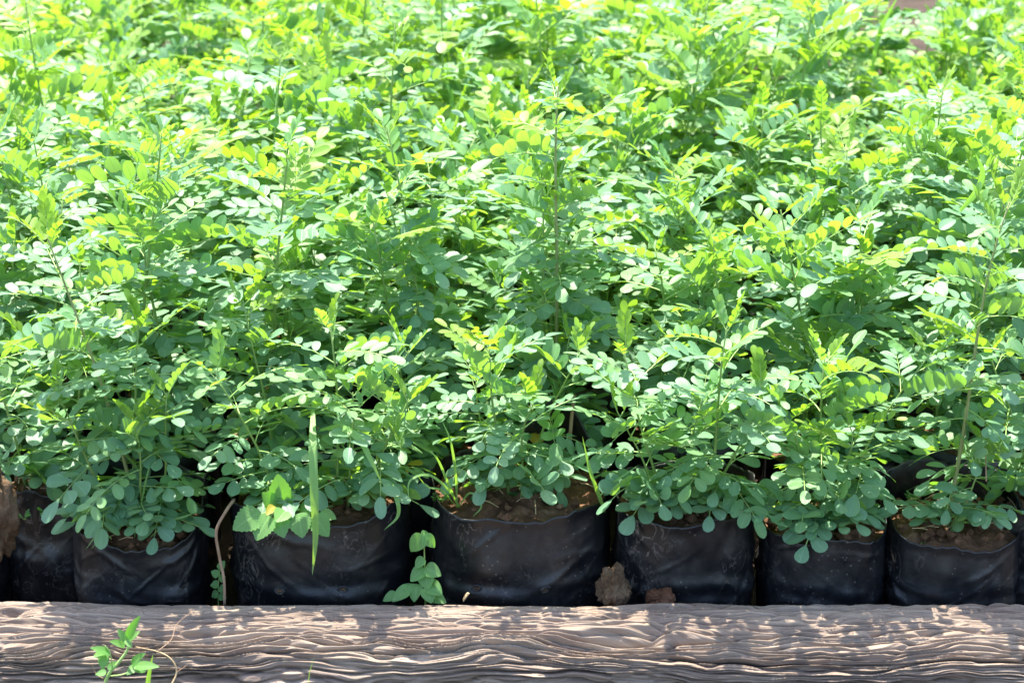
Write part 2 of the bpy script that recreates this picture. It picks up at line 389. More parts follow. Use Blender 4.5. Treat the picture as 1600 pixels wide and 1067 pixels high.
# ------------------------------------------------------------------ bags
def soil_mesh(rx, ry, z, seed, rings=16, seg=44, bumpy=.010):
    mb = MB(); mb.v.append(Vector((0, 0, z+.004)))
    for i in range(1, rings+1):
        f = i/rings
        for j in range(seg):
            a = 2*math.pi*j/seg; se = (abs(math.cos(a))**2.6 + abs(math.sin(a))**2.6)**(-1/2.6); x = math.cos(a)*rx*f*se; y = math.sin(a)*ry*f*se
            q = Vector((x*45, y*45, seed*3.1)); hh = abs(mnoise.noise(q))*1.2 + mnoise.noise(q*2.7)*.55 + abs(mnoise.noise(q*6))*.3
            mb.v.append(Vector((x, y, z + hh*bumpy*(1-.5*f**6) - .004*f*f)))
    for j in range(seg):
        mb.f.append((0, 1+j, 1+(j+1) % seg))
        for i in range(rings-1):
            a = 1+i*seg; b_ = a+seg; mb.f.append((a+j, b_+j, b_+(j+1) % seg, a+(j+1) % seg))
    return mb.mesh('soil', [M['soil']], smooth=False)
def crumbs_mesh(rx, ry, z, seed, n_=90):
    r = random.Random(seed); mb = MB()
    for k in range(n_):
        a = r.uniform(0, 6.283); f = math.sqrt(r.random())*.92; s = r.choice((.0015, .002, .003, .0045))*r.uniform(.8, 1.3)
        c = Vector((math.cos(a)*f*rx, math.sin(a)*f*ry, z+.006)); i0 = len(mb.v)
        for d in ((1, 0, 0), (0, 1, 0), (-1, 0, 0), (0, -1, 0), (0, 0, 1), (0, 0, -1), (.6, .6, .5), (-.6, .5, .5)):
            mb.v.append(c + Vector(d)*s*r.uniform(.7, 1.3))
        for f3 in ((0, 6, 4), (6, 1, 4), (1, 7, 4), (7, 2, 4), (2, 3, 4), (3, 0, 4), (0, 1, 6), (1, 2, 7), (1, 0, 5), (2, 1, 5), (3, 2, 5), (0, 3, 5)):
            mb.f.append(tuple(i0+q for q in f3))
    mb.mi = [0]*len(mb.f); mb.uv = []
    for k in range(16):      # bits of straw and dead leaf stalk
        a = r.uniform(0, 6.283); f = math.sqrt(r.random())*.8; L = r.uniform(.008, .024); w = r.uniform(0, 6.28)
        c = Vector((math.cos(a)*f*rx, math.sin(a)*f*ry, z+.010)); dd = Vector((math.cos(w), math.sin(w), r.uniform(-.2, .3)))*L/2
        mb.tube([c-dd, c+Vector((0, 0, .0015)), c+dd], .0005, 4, 1)
    mb.uv = []
    return mb.mesh('soil_crumbs', [M['soil'], M['dry_grass']], smooth=False)

def sleeve_mesh(rx, ry, H, seed, rimf, seg=120, rows=34, wr=1.0):
    """open film sleeve, outside and inside; rimf(angle) -> height of the rim"""
    mb = MB(); r = random.Random(seed)
    ph = [r.uniform(0, 6.28) for _ in range(8)]
    creases = [(r.uniform(0, 6.28), r.uniform(.15, .95), r.uniform(-1.6, 1.6), r.uniform(.5, 1), r.choice((.006, .008, .014, .03))) for _ in range(40)]
    def surf(a, t, inset):
        zt = rimf(a); z = t*zt
        ex = 2.6; ca, sa = math.cos(a), math.sin(a)
        k = (abs(ca)**ex + abs(sa)**ex)**(-1/ex)
        q = Vector((ca*2.2, sa*2.2, z*16 + seed*1.7))
        d = .0028*mnoise.noise(q) + .0012*mnoise.noise(q*2.9)
        # horizontal buckles near the foot, slack folds near the rim
        d += wr*.0028*math.exp(-((t-.5)/.13)**2)*mnoise.noise(Vector((a*1.6+seed, z*60, 1.3)))*2
        d += wr*.0030*max(0, t-.78)/.22*math.sin(a*5+ph[0])*mnoise.noise(Vector((ca*2, sa*2, seed+9.)))*2
        for (ca_, ct, sl_, am, cw) in creases:
            da = (a-ca_+math.pi) % (2*math.pi)-math.pi
            dist = (t-ct) - sl_*da*.35
            d += wr*am*(.0008+cw*.045)*math.exp(-(dist/cw)**2)*math.exp(-(da/.35)**2)
        if t > .93: d += .0015*(t-.93)/.07
        # the side pleat where the flat film was gusseted
        bulge = 1 + .035*math.sin(math.pi*min(1, t*1.05)) - .10*max(0, .16-t)/.16
        return Vector((ca*(rx*k*bulge+d-inset), sa*(ry*k*bulge+d-inset), z))
    ts = [i/(rows-1) for i in range(rows)]
    for side, ins in ((0, 0), (1, .0012)):
        for t in ts:
            for j in range(seg): mb.v.append(surf(2*math.pi*j/seg, t, ins))
    o2 = rows*seg
    for i in range(rows-1):
        for j in range(seg):
            a = i*seg+j; b_ = i*seg+(j+1) % seg
            mb.f.append((a, b_, b_+seg, a+seg)); mb.f.append((o2+a, o2+a+seg, o2+b_+seg, o2+b_))
    t0 = (rows-1)*seg
    for j in range(seg): mb.f.append((t0+j, t0+(j+1) % seg, o2+t0+(j+1) % seg, o2+t0+j))
    return mb.mesh('sleeve', [M['film']]), surf

def torus_hole(surf, a, t):
    """punched drain hole: a stretched lip of film round a plug of soil"""
    c = surf(a, t, 0); e = .004
    u = (surf(a+.05, t, 0)-c).normalized(); v = (surf(a, t+.03, 0)-c).normalized(); n_ = u.cross(v).normalized()
    lip = MB(); k, m_ = 16, 6; R0, r0 = .0036, .0010
    for i in range(k):
        w = 2*math.pi*i/k
        for j in range(m_):
            q = 2*math.pi*j/m_; rr = R0+r0*math.cos(q)
            lip.v.append(c + u*(rr*math.cos(w)*1.25) + v*(rr*math.sin(w)*.85) + n_*(r0*math.sin(q)+.0004))
    for i in range(k):
        for j in range(m_): lip.f.append((i*m_+j, ((i+1) % k)*m_+j, ((i+1) % k)*m_+(j+1) % m_, i*m_+(j+1) % m_))
    plug = MB(); plug.v.append(c+n_*.0012)
    for i in range(10):
        w = 2*math.pi*i/10; plug.v.append(c + u*(R0*math.cos(w)*1.2) + v*(R0*math.sin(w)*.8)+n_*.0004)
    for i in range(10): plug.f.append((0, 1+i, 1+(i+1) % 10))
    return lip.mesh('drain_hole', [M['film']]), plug.mesh('soil_plug', [M['hole']], False)

def bag(cx, cy, rx, ry, H, front=0., tilt=0., seed=0, detail=True, soil_z=None, spikes=(), holes=()):
    """front: how far the rim sags towards the camera; tilt: left-right"""
    def rimf(a):
        z = H + front*(-math.sin(a)) + tilt*math.cos(a) + .003*math.sin(3*a+seed) + .002*math.sin(7*a+seed*2) + .0012*mnoise.noise(Vector((math.cos(a)*9, math.sin(a)*9, seed)))*2
        for (sa_, w, hh) in spikes:
            da = (a-sa_+math.pi) % (2*math.pi)-math.pi; z += hh*math.exp(-(da/w)**2)
        return z
    root = empty('grow_bag', (cx, cy, 0))
    me, surf = sleeve_mesh(rx, ry, H, seed, rimf, 220 if detail else 36, 64 if detail else 9)
    link('sleeve', me, root)
    sz = soil_z if soil_z is not None else H-.018
    k = .975
    link('soil', soil_mesh(rx*k, ry*k, sz, seed, *((22, 70) if detail else (7, 20))), root)
    if detail:
        tag(link('soil_crumbs', crumbs_mesh(rx, ry, sz, seed), root), kind='stuff')
        for (a, t) in holes:
            lm, pm = torus_hole(surf, a, t); lo = link('drain_hole', lm, root); link('soil_plug', pm, lo)
    return root

# ------------------------------------------------------------------ ground
def ground():
    n_ = 60; mb = MB()
    xs = sorted([-60, -20, -8, -4] + [-2+4*i/n_ for i in range(n_+1)] + [4, 8, 20, 60]); ys = sorted([-60, -20, -6, -3] + [-1.2+5.2*i/n_ for i in range(n_+1)] + [6, 9, 20, 80])
    for y in ys:
        for x in xs:
            q = Vector((x*3, y*3, 0)); mb.v.append(Vector((x, y, -.006+.010*mnoise.noise(q*2.3) - .006)))
    w = len(xs)
    for j in range(len(ys)-1):
        for i in range(w-1): mb.f.append((j*w+i, j*w+i+1, (j+1)*w+i+1, (j+1)*w+i))
    return tag(link('ground', mb.mesh('ground', [M['ground']])), kind='structure')
ground()

# ------------------------------------------------------------------ the old timber along the front
def build_timber():
    rs = np.random.RandomState(5); G = rs.rand(256, 256)*2-1
    def vn(x, y):       # smooth value noise
        xi = np.floor(x).astype(int); yi = np.floor(y).astype(int); fx = x-xi; fy = y-yi
        fx = fx*fx*fx*(fx*(fx*6-15)+10); fy = fy*fy*fy*(fy*(fy*6-15)+10)
        a = G[xi % 256, yi % 256]; b_ = G[(xi+1) % 256, yi % 256]; c = G[xi % 256, (yi+1) % 256]; d = G[(xi+1) % 256, (yi+1) % 256]
        return (a*(1-fx)+b_*fx)*(1-fy) + (c*(1-fx)+d*fx)*fy
    nx, ns = 1150, 410
    x = np.linspace(-.78, .78, nx)[None, :].repeat(ns, 0)
    # profile: from the back foot, over the top, down the front; s in metres along it
    hw, ht = .062, .088          # half width, height
    u = np.linspace(0, 1, ns); ang = np.pi*1.14 - u*np.pi*1.28
    ex = 2.15; ca, sa = np.cos(ang), np.sin(ang)
    k = (np.abs(ca)**ex + np.abs(sa)**ex)**(-1/ex)
    py = -ca*k*hw; pz = sa*k*ht/2*1.0        # back is -cos<0 ... flipped below
    py = -py                                  # +y is the back
    py = ca*k*hw*-1
    seg_ = np.hypot(np.diff(py), np.diff(pz)); s1 = np.concatenate([[0], np.cumsum(seg_)])
    # resample evenly
    se = np.linspace(0, s1[-1], ns); py = np.interp(se, s1, py); pz = np.interp(se, s1, pz)
    ty = np.gradient(py, se); tz = np.gradient(pz, se); ln = np.hypot(ty, tz); ny, nz = -tz/ln, ty/ln
    if nz[ns//2] < 0: ny, nz = -ny, -nz
    S = se[:, None].repeat(nx, 1)
    # grain: slow warps bend the fissures, a knot pushes them apart
    W = .009*vn(x*2.2+7, S*8+3) + .0045*vn(x*6+1, S*20+9) + .0042*vn(x*15, S*40) + .0022*vn(x*34, S*120)
    smid = s1[-1]*.60
    for kx, ks, amp, w1 in ((-.20, smid+.016, .013, .06), (.27, smid+.022, -.012, .09), (.44, smid+.004, .010, .06), (-.02, smid+.03, .009, .05)):
        W = W + .65*amp*np.exp(-((x-kx)/w1)**2 - ((S-ks)/.03)**2)        # grain swerving round old knots
    T = S + W
    sh = lambda fx, fs, sd, p=.6: np.abs(vn(x*fx+sd*13.7, T*fs+sd*5.1))**p      # rounded ridges, sharp valleys
    def crack(fx, fs, sd, w, lo, hi, mx, ms):
        c = np.clip(1-np.abs(vn(x*fx+sd*13.7, T*fs+sd*5.1))/w, 0, 1)
        return c**.8*np.clip((vn(x*mx+sd*3.1, T*ms+sd)-lo)/(hi-lo), 0, 1)
    def fib(F, sd, wob, p, lo):      # fibres side by side; the clefts between them open and close along the beam
        ph = T*F + wob*vn(x*3+sd*9, T*F*.35+sd) + .6*vn(x*18+sd*5, T*F*.8) + .25*vn(x*50+sd, T*F)
        k_ = np.clip((vn(x*5+sd*7.7, np.floor(ph)*1.37+sd)+.55)/.9, lo, 1)
        k2 = np.clip((vn(x*5+sd*7.7, np.floor(ph+.5)*1.37+sd+50)+.55)/.9, lo, 1)
        return (np.abs(np.sin(np.pi*ph))**p - 1)*k2
    d = .0105*fib(104, 1, 2.4, .75, .35) + .0066*fib(205, 2, 2.4, .75, .35) + .0026*fib(390, 3, 1.4, .9, .3) + .0016*vn(x*3, T*90)
    d = d - .0120*crack(2.2, 55, 5, .16, 0, .25, 4, 26) + .004
    d = d - .005 + .0045*vn(x*4+2, S*14+5) + .0018*vn(x*13, S*30)
    yc = -.158 + .004*np.sin(x*3+1); zc = ht/2 + .003 - .004*x + .0025*vn(x*2.2+9, x*0)
    Y = py[:, None] + ny[:, None]*d + yc; Z = pz[:, None] + nz[:, None]*d + zc
    v = np.stack([x, Y, Z], -1).reshape(-1, 3)
    idx = np.arange(nx*ns).reshape(ns, nx)
    f = np.stack([idx[:-1, :-1], idx[:-1, 1:], idx[1:, 1:], idx[1:, :-1]], -1).reshape(-1, 4)
    me = bpy.data.meshes.new('timber'); nf = len(f)
    me.vertices.add(len(v)); me.vertices.foreach_set('co', v.ravel())
    me.loops.add(nf*4); me.loops.foreach_set('vertex_index', f.ravel().astype(np.int32))
    me.polygons.add(nf); me.polygons.foreach_set('loop_start', np.arange(0, nf*4, 4, dtype=np.int32)); me.polygons.foreach_set('loop_total', np.full(nf, 4, np.int32))
    me.update(calc_edges=True)
    uv = np.stack([x, T], -1).reshape(-1, 2)[f.ravel()].astype(np.float32)
    lay = me.uv_layers.new(name='UVMap'); lay.data.foreach_set('uv', uv.ravel())
    me.polygons.foreach_set('use_smooth', np.ones(nf, bool)); me.materials.append(M['wood'])
    o = link('timber', me)
    tag(o, 'weathered grey brown timber with deep wavy grain lying in front of the bags', 'timber')
    # outward faces?
    mid_poly = me.polygons[(ns//2)*(nx-1)+nx//2]
    if mid_poly.normal.z < 0: me.flip_normals()
build_timber()

# ------------------------------------------------------------------ front bags
PX = lambda px: (px-800)*.000648
FRONT = [  # name key, px centre, half width, cy, H, front sag, tilt, holes, label
 dict(px=68, rx=.056, cy=.050, H=.150, fr=-.004, tl=0, seed=1, soil=.132, holes=(), spikes=(), label='narrow black grow bag nearest the left edge, half hidden beside the torn rimmed bag'),
 dict(px=221, rx=.064, cy=-.018, H=.146, fr=-.022, tl=-.006, seed=2, soil=.118, holes=(), spikes=((3.62, .15, .046), (.1, .3, .030)), label='crumpled black grow bag with a torn pointed rim corner and shiny dented side'),
 dict(px=499, rx=.087, cy=.006, H=.158, fr=-.008, tl=0, seed=3, soil=.140, holes=((4.35, .53), (5.02, .54)), spikes=((3.3, .2, .012), (6.1, .2, .010)), label='wide black grow bag with broad leaved weed and long grass blade hanging over it'),
 dict(px=812, rx=.088, cy=.006, H=.160, fr=-.006, tl=0, seed=4, soil=.145, holes=((4.25, .52), (4.98, .53)), spikes=((3.2, .2, .010), (.25, .35, .016), (1.1, .4, .05)), label='wide black grow bag with bare brown soil showing, right of the climbing weed'),
 dict(px=1070, rx=.068, cy=-.012, H=.154, fr=-.006, tl=0, seed=5, soil=.138, holes=(), spikes=((.2, .25, .016),), label='black grow bag behind the two dry clods, leaflets spilling over its rim'),
 dict(px=1284, rx=.061, cy=-.020, H=.138, fr=-.010, tl=0, seed=6, soil=.122, holes=(), spikes=((.0, .18, .022), (5.6, .25, -.004)), label='low black grow bag with slack folded rim, second from the right edge'),
 dict(px=1484, rx=.066, cy=-.018, H=.143, fr=-.022, tl=0, seed=7, soil=.122, holes=(), spikes=((3.4, .2, .006),), label='black grow bag at the right edge with open brown soil and single stem'),
]
for b in FRONT:
    ry = min(b['rx']*.98, .086)
    cy = b['cy']
    root = bag(PX(b['px']), cy, b['rx'], ry, b['H'], b['fr'], b['tl'], b['seed'], True, b['soil'], b['spikes'], b['holes'])
    tag(root, b['label'], 'grow bag', 'black grow bags in the front row along the timber')
root = bag(.55, .0, .062, .062, .15, 0, 0, 8, True, .13)
tag(root, 'black grow bag cut off by the right edge of the photo', 'grow bag', 'black grow bags in the front row along the timber')

root = bag(-.585, .012, .060, .060, .128, -.006, 0, 9, True, .112)
tag(root, 'black grow bag cut off by the left edge, a brown earth lump resting on it', 'grow bag', 'black grow bags in the front row along the timber')
# ------------------------------------------------------------------ front seedlings
S = lambda off, h, lean, bare=.06, woody=False: dict(off=off, h=h, lean=lean, bare=bare, woody=woody)
fs = [
 (FRONT[0], [S((-.03, -.01), .20, (-.15, -.1)), S((.015, .02), .24, (.1, .0))], 'seedling at the left edge rising from the narrow half hidden bag'),
 (FRONT[1], [S((.0, -.005), .31, (-.20, -.05), .05, True), S((.02, -.01), .16, (.18, -.22)), S((-.02, -.01), .17, (-.28, -.22)), S((.01, -.02), .14, (.0, -.3), .03), S((-.01, 0), .22, (.12, -.05), .1)], 'tall leaning seedling with yellow green upper leaves in the torn rimmed bag'),
 (FRONT[2], [S((-.04, -.03), .16, (-.28, -.22), .05), S((.02, -.03), .20, (.02, -.08), .04), S((.05, -.03), .13, (.3, -.2), .04), S((.05, .01), .16, (.25, -.05), .1), S((-.05, .03), .20, (-.1, 0), .1), S((.03, -.03), .14, (.1, -.3), .05)], 'bushy seedling behind the broad leaved weed and long hanging grass blade'),
 (FRONT[3], [S((-.01, -.01), .175, (-.15, -.12), .06), S((.0, -.02), .12, (.10, -.30), .05), S((.01, .02), .15, (.30, -.02), .12), S((-.03, .0), .12, (-.1, .0), .15)], 'low open seedling over the bare soil of the wide middle bag'),
 (FRONT[4], [S((-.02, -.02), .18, (-.30, -.10), .03), S((.02, -.03), .21, (.05, -.12), .03), S((.0, -.01), .13, (.05, -.35), .02), S((.02, -.02), .15, (.3, -.25), .02), S((-.03, -.02), .12, (-.3, -.3), .02)], 'dense rounded seedling spilling over the rim of the bag behind two clods'),
 (FRONT[5], [S((-.005, -.02), .19, (-.05, -.08), .03), S((-.01, -.02), .13, (-.3, -.15), .03), S((.01, -.01), .19, (.40, -.02), .18), S((0, -.02), .12, (.1, -.2), .02)], 'forked seedling with yellow green tips in the low slack rimmed bag'),
 (FRONT[6], [S((-.008, -.015), .34, (.10, -.02), .03, True), S((-.006, -.015), .10, (.35, -.1), .1)], 'tall single stemmed seedling leaning right out of the right edge bag'),
]
rf = random.Random(77)
for b, stems, label in fs:
    o = seedling((PX(b['px']), b['cy'], b['soil']), stems, rf, True, .76, b['rx'], over=3 if b is FRONT[3] else 3 if b is FRONT[6] else 7)
    tag(o, label, 'seedling', 'leafy seedlings in the front row of bags')
o = seedling((.55, 0, .13), [S((0, 0), .25, (.1, 0)), S((-.02, .01), .17, (-.3, -.05))], rf, True, .84)
tag(o, 'seedling half cut off by the right edge of the photo', 'seedling', 'leafy seedlings in the front row of bags')

# ------------------------------------------------------------------ the rows behind
rb = random.Random(2024)
ORD = ['first', 'second', 'third', 'fourth', 'fifth', 'sixth', 'seventh', 'eighth', 'ninth', 'tenth', 'eleventh', 'twelfth', 'thirteenth', 'fourteenth', 'fifteenth', 'sixteenth']
SIDE = ['far left', 'left', 'middle left', 'middle', 'middle right', 'right', 'far right']
DEPTH = ['second', 'third', 'fourth', 'fifth', 'sixth', 'seventh', 'eighth', 'ninth', 'tenth', 'eleventh', 'twelfth']
low = [sleeve for sleeve in ()]
for row in range(1, 12):
    y = .175*row + (.012 if row > 1 else 0)
    half = (1.667+y)*.287 + .10
    pitch = .150 if row < 3 else .158
    n_ = int(2*half/pitch)+1; x0 = -(n_-1)*pitch/2 + (.05 if row % 2 else -.02)
    for i in range(n_):
        x = x0 + i*pitch + rb.uniform(-.014, .014); yy = y + rb.uniform(-.014, .014)
        if row >= 9 and .42 < x < .85: continue           # bare patch at the back right
        hgt = .145+rb.uniform(-.012, .012); sz = hgt-.016
        g = bag(x, yy, rb.uniform(.062, .070), rb.uniform(.062, .070), hgt, rb.uniform(-.008, .004), rb.uniform(-.006, .006), row*20+i, False, sz)
        place = f'{ORD[i]} from the left in the {DEPTH[row-1]} row back'
        tag(g, f'black grow bag shaded under the leaves, {place}', 'grow bag', 'black grow bags shaded under the foliage')
        if row == 1 and .05 < x < .17: continue           # an empty bag: the dark gap right of the middle
        stems = []
        nst = rb.choice((3, 3, 4))
        top = .26 + .012*min(row, 6)
        for k in range(nst):
            stems.append(S((rb.uniform(-.035, .035), rb.uniform(-.035, .035)), top*rb.uniform(.72, 1.12), (rb.uniform(-.18, .18), rb.uniform(-.2, .12)), (.08 if row < 3 else .15) + .25*(k % 2)))
        if rb.random() < .35: stems[-1] = S((rb.uniform(-.03, .03), rb.uniform(-.03, .03)), top*rb.uniform(1.25, 1.45), (rb.uniform(-.2, .2), rb.uniform(-.2, .05)), .3)
        if row <= 2: stems += [S((rb.uniform(-.04, .04), -.03), .15, (rb.uniform(-.4, .4), -.35), .04)]
        if row == 1 and abs(x+.02) < .075: stems[0] = S((0, -.02), .40, (.02, -.02), .12, True)
        o = seedling((x, yy, sz), stems, rb, row <= 3, over=5 if row == 1 else 0, leafscale=.92 if row < 3 else 1.0 if row < 5 else 1.06, back=row > 3)
        mean = sum(q['h'] for q in stems)/len(stems); lx = sum(q['lean'][0] for q in stems)/len(stems)
        look = ('tall ' if max(q['h'] for q in stems) > .35 else 'short ' if mean < .27 and row > 2 else '') + ('right leaning' if lx > .06 else 'left leaning' if lx < -.06 else 'upright')
        tag(o, f'{look} leafy seedling, {place}', 'seedling', 'crowded seedlings filling the bed behind the front row')

# ------------------------------------------------------------------ clods, twigs, weeds
def clod(c, size, seed, mt, label):
    import bmesh
    bm = bmesh.new(); bmesh.ops.create_icosphere(bm, subdivisions=5, radius=1)
    for v in bm.verts:
        q = v.co*1.4 + Vector((seed*4.1, 0, 0)); d = 1 + .55*mnoise.noise(q) + .30*abs(mnoise.noise(q*2.6)) + .16*mnoise.noise(q*5.5) + .07*mnoise.noise(q*13)
        v.co = Vector((v.co.x*size[0], v.co.y*size[1], v.co.z*size[2]))*d
    me = bpy.data.meshes.new('clod'); bm.to_mesh(me); bm.free(); me.materials.append(M[mt])
    me.polygons.foreach_set('use_smooth', [True]*len(me.polygons))
    o = link('soil_clod', me); o.location = c; tag(o, label, 'clod'); return o
c = P(960, 915, -.088); clod((c.x, c.y, c.z-.004), (.014, .013, .022), 3, 'clod', 'pale dry upright clod wedged between timber and bags')
c = P(1034, 930, -.088); clod((c.x, c.y, c.z-.004), (.011, .010, .011), 8, 'red_clod', 'small reddish brown clod right of the larger pale clod')
c = P(0, 790, -.06); clod((c.x-.008, c.y, c.z), (.018, .02, .052), 12, 'clod', 'tall rough brown earth lump at the left edge beside the first bag')
for o_ in (): pass

def catmull(pts, n_=8):
    pts = [Vector(p) for p in pts]; q = [pts[0]*2-pts[1]] + pts + [pts[-1]*2-pts[-2]]; out = []
    for i in range(1, len(q)-2):
        for k in range(n_):
            t = k/n_; a, b_, c_, d = q[i-1], q[i], q[i+1], q[i+2]
            out.append(.5*((2*b_) + (c_-a)*t + (2*a-5*b_+4*c_-d)*t*t + (3*b_-a-3*c_+d)*t**3))
    out.append(pts[-1]); return out
def twig(name, pix, rad, mt, label=None, cat=None, parent=None, taper=.6, k=6):
    pts = catmull([P(*p) for p in pix], 6); mb = MB(); n_ = len(pts)
    if parent: pts = [p-parent.location for p in pts]
    mb.tube(pts, [rad*(1-(1-taper)*i/(n_-1)) for i in range(n_)], k)
    o = link(name, mb.mesh(name, [M[mt]]), parent)
    if label: tag(o, label, cat)
    return o
def grass(pts, w, matn='grass', parent=None, name='wild_grass', nrm=None, label=None, cat='grass'):
    """curved blade with a v fold, widest at a third, pointed at the end"""
    P_ = catmull(pts, 7); n_ = len(P_); mb = MB()
    if parent: P_ = [p-parent.location for p in P_]
    view = (CAM - (P_[n_//2] + (parent.location if parent else Vector()))).normalized()
    nrm = Vector(nrm) if nrm else Vector((0, -.75, .65))
    for i, p in enumerate(P_):
        t = i/(n_-1); tg = (P_[min(i+1, n_-1)]-P_[max(i-1, 0)]).normalized()
        s_ = tg.cross(nrm).normalized(); nn = s_.cross(tg)
        hw = w/2*(min(1, .45+2.2*t) if t < .25 else 1)*(1-max(0, (t-.45)/.55)**1.7*.97)
        mb.v += [p - s_*hw + nn*hw*.25, p.copy(), p + s_*hw + nn*hw*.25]; mb.uv += [(t*3, 0), (t*3, .5), (t*3, 1)]
        if i: a = 3*(i-1); mb.f += [(a, a+3, a+4, a+1), (a+1, a+4, a+5, a+2)]; mb.mi += [0, 0]
    o = link(name, mb.mesh(name, [M[matn]]), parent)
    if label: tag(o, label, cat)
    return o
def px3(lst): return [P(*q) for q in lst]

twig('dry_vine', [(366, 780, -.07), (352, 800, -.09), (338, 830, -.095), (343, 870, -.095), (350, 905, -.098), (351, 945, -.10)], .0017, 'dry', 'thin dry brown vine bending down between two front bags', 'vine', taper=.8)
twig('dry_stick', [(889, 700, .05), (893, 655, .05), (897, 618, .05)], .0020, 'dry', 'upright thin brown stick in the dark gap right of the low seedling', 'stick', taper=.8)
twig('plant_label_stub', [(1541, 752, -.07), (1539, 700, -.05), (1530, 672, -.03)], .0006, 'dry', 'hair thin dry strand curling beside the right edge seedling', 'strand').name = 'dry_strand'
# long hanging blade in front of the third bag, its pale neighbours
grass(px3([(489, 640, -.055), (489, 700, -.10), (491, 770, -.118), (493, 840, -.122), (488, 898, -.122)]), .0082, label='long straight grass blade hanging down the front of a wide bag')
grass(px3([(500, 672, -.05), (530, 668, -.085), (560, 684, -.105), (578, 716, -.115), (597, 756, -.12)]), .0066, label='pale arching grass blade crossing leaves above the wide bag')
grass(px3([(560, 800, .0), (600, 752, -.06), (618, 775, -.10), (622, 805, -.105), (600, 828, -.108)]), .0045, label='thin grass blade curling over the right rim of the weedy bag')
grass(px3([(945, 800, -.04), (935, 772, -.055), (922, 735, -.06), (910, 682, -.06)]), .0040, label='single upright green grass blade at the right rim of the middle bag')
grass(px3([(935, 778, -.055), (950, 760, -.06), (975, 742, -.065), (1000, 725, -.06)]), .0022, label='hair thin grass blade leaning right over the rim of the middle bag')
grass(px3([(1360, 120, 1.0), (1372, 60, 1.0), (1384, 30, 1.0), (1405, -8, 1.0)]), .007, nrm=(0, -1, .2), label='tall bright grass blade rising at the back right of the bed')
grass(px3([(1130, 95, 1.05), (1142, 50, 1.05), (1160, 5, 1.05)]), .006, nrm=(0, -1, .2), label='narrow grass blade rising above the leaves at the back')
grass(px3([(1500, 330, .12), (1525, 300, .12), (1535, 270, .12), (1524, 240, .12)]), .0065, nrm=(0, -1, .2), label='curved green grass blade standing among leaves near the right edge')

def tuft(base, blades, label):
    o = empty('grass_tuft', base)
    for pts, w in blades: grass(px3(pts), w*.72, parent=o, name='blade')
    tag(o, label, 'grass'); return o
tuft(P(716, 788, -.045), [([(714, 792, -.04), (712, 740, -.05), (704, 690, -.055), (690, 655, -.055)], .0036), ([(716, 792, -.04), (700, 755, -.06), (682, 715, -.07), (660, 700, -.08)], .0034),
      ([(718, 792, -.04), (700, 765, -.07), (670, 742, -.085), (640, 752, -.10), (640, 790, -.105)], .0036), ([(712, 790, -.04), (690, 766, -.07), (668, 760, -.08), (650, 740, -.09)], .0026),
      ([(716, 792, -.04), (735, 770, -.05), (752, 790, -.06), (738, 808, -.07)], .0030)], 'tuft of thin grass at the left rim of the middle bag')
tuft(P(170, 845, -.06), [([(208, 850, -.05), (222, 780, -.06), (232, 735, -.06), (245, 700, -.05)], .0030), ([(180, 835, -.07), (190, 818, -.075), (170, 825, -.08), (142, 858, -.085)], .0042),
      ([(232, 842, -.06), (262, 815, -.075), (285, 808, -.08), (312, 798, -.08)], .0034), ([(175, 842, -.07), (165, 835, -.08), (150, 838, -.085), (134, 858, -.088)], .003)], 'sparse grass sprouting from the soil of the torn rimmed bag')

def weed_leaf(root, tip_px, base_px, w, shape='ovate', serr=.0, matn='weed', nrm=None, fold=.2, curl=.15, stalk=None):
    serr = serr or .004
    a = P(*base_px)-root.location; b_ = P(*tip_px)-root.location; d = b_-a; L = d.length
    nn = Vector(nrm) if nrm else Vector((rw.uniform(-.35, .35), -.75, .75)); nn = (nn - d.normalized()*nn.dot(d.normalized()))
    mb = MB(); blade(mb, frame(d, nn), L, w*1.05, shape, fold, curl, rw.uniform(-.2, .2), serr=serr, lrng=rw)
    return link('leaf', mb.mesh('leaf', [M[matn]]), root, Matrix.Translation(a))
rw = random.Random(5)
# broad leaved weed over the third bag
o = empty('broadleaf_weed', P(430, 790, -.06)); tag(o, 'broad leaved toothed weed hanging over the rim of a wide bag', 'weed')
for tip, base, w, ny in [((434, 744, -.09), (441, 792, -.085), .026, -.95), ((364, 826, -.115), (404, 800, -.1), .026, -.6), ((398, 842, -.12), (420, 806, -.105), .026, -.7), ((444, 838, -.12), (434, 806, -.105), .020, -.7),
                         ((432, 812, -.118), (446, 798, -.1), .018, -.8), ((472, 838, -.118), (466, 802, -.1), .024, -.8), ((512, 836, -.118), (492, 806, -.1), .022, -.8), ((492, 790, -.1), (468, 800, -.09), .02, -.4), ((414, 770, -.1), (428, 796, -.09), .02, -.4), ((524, 808, -.105), (500, 802, -.095), .015, -.5)]:
    weed_leaf(o, tip, base, w, serr=.07, nrm=(rw.uniform(-.3, .3), ny, .6))
weed_leaf(o, (417, 803, -.112), (428, 790, -.1), .009, matn='yellow')
twig('stem', [(520, 790, -.04), (480, 795, -.08), (440, 798, -.095), (410, 802, -.1)], .0013, 'rachis', parent=o)
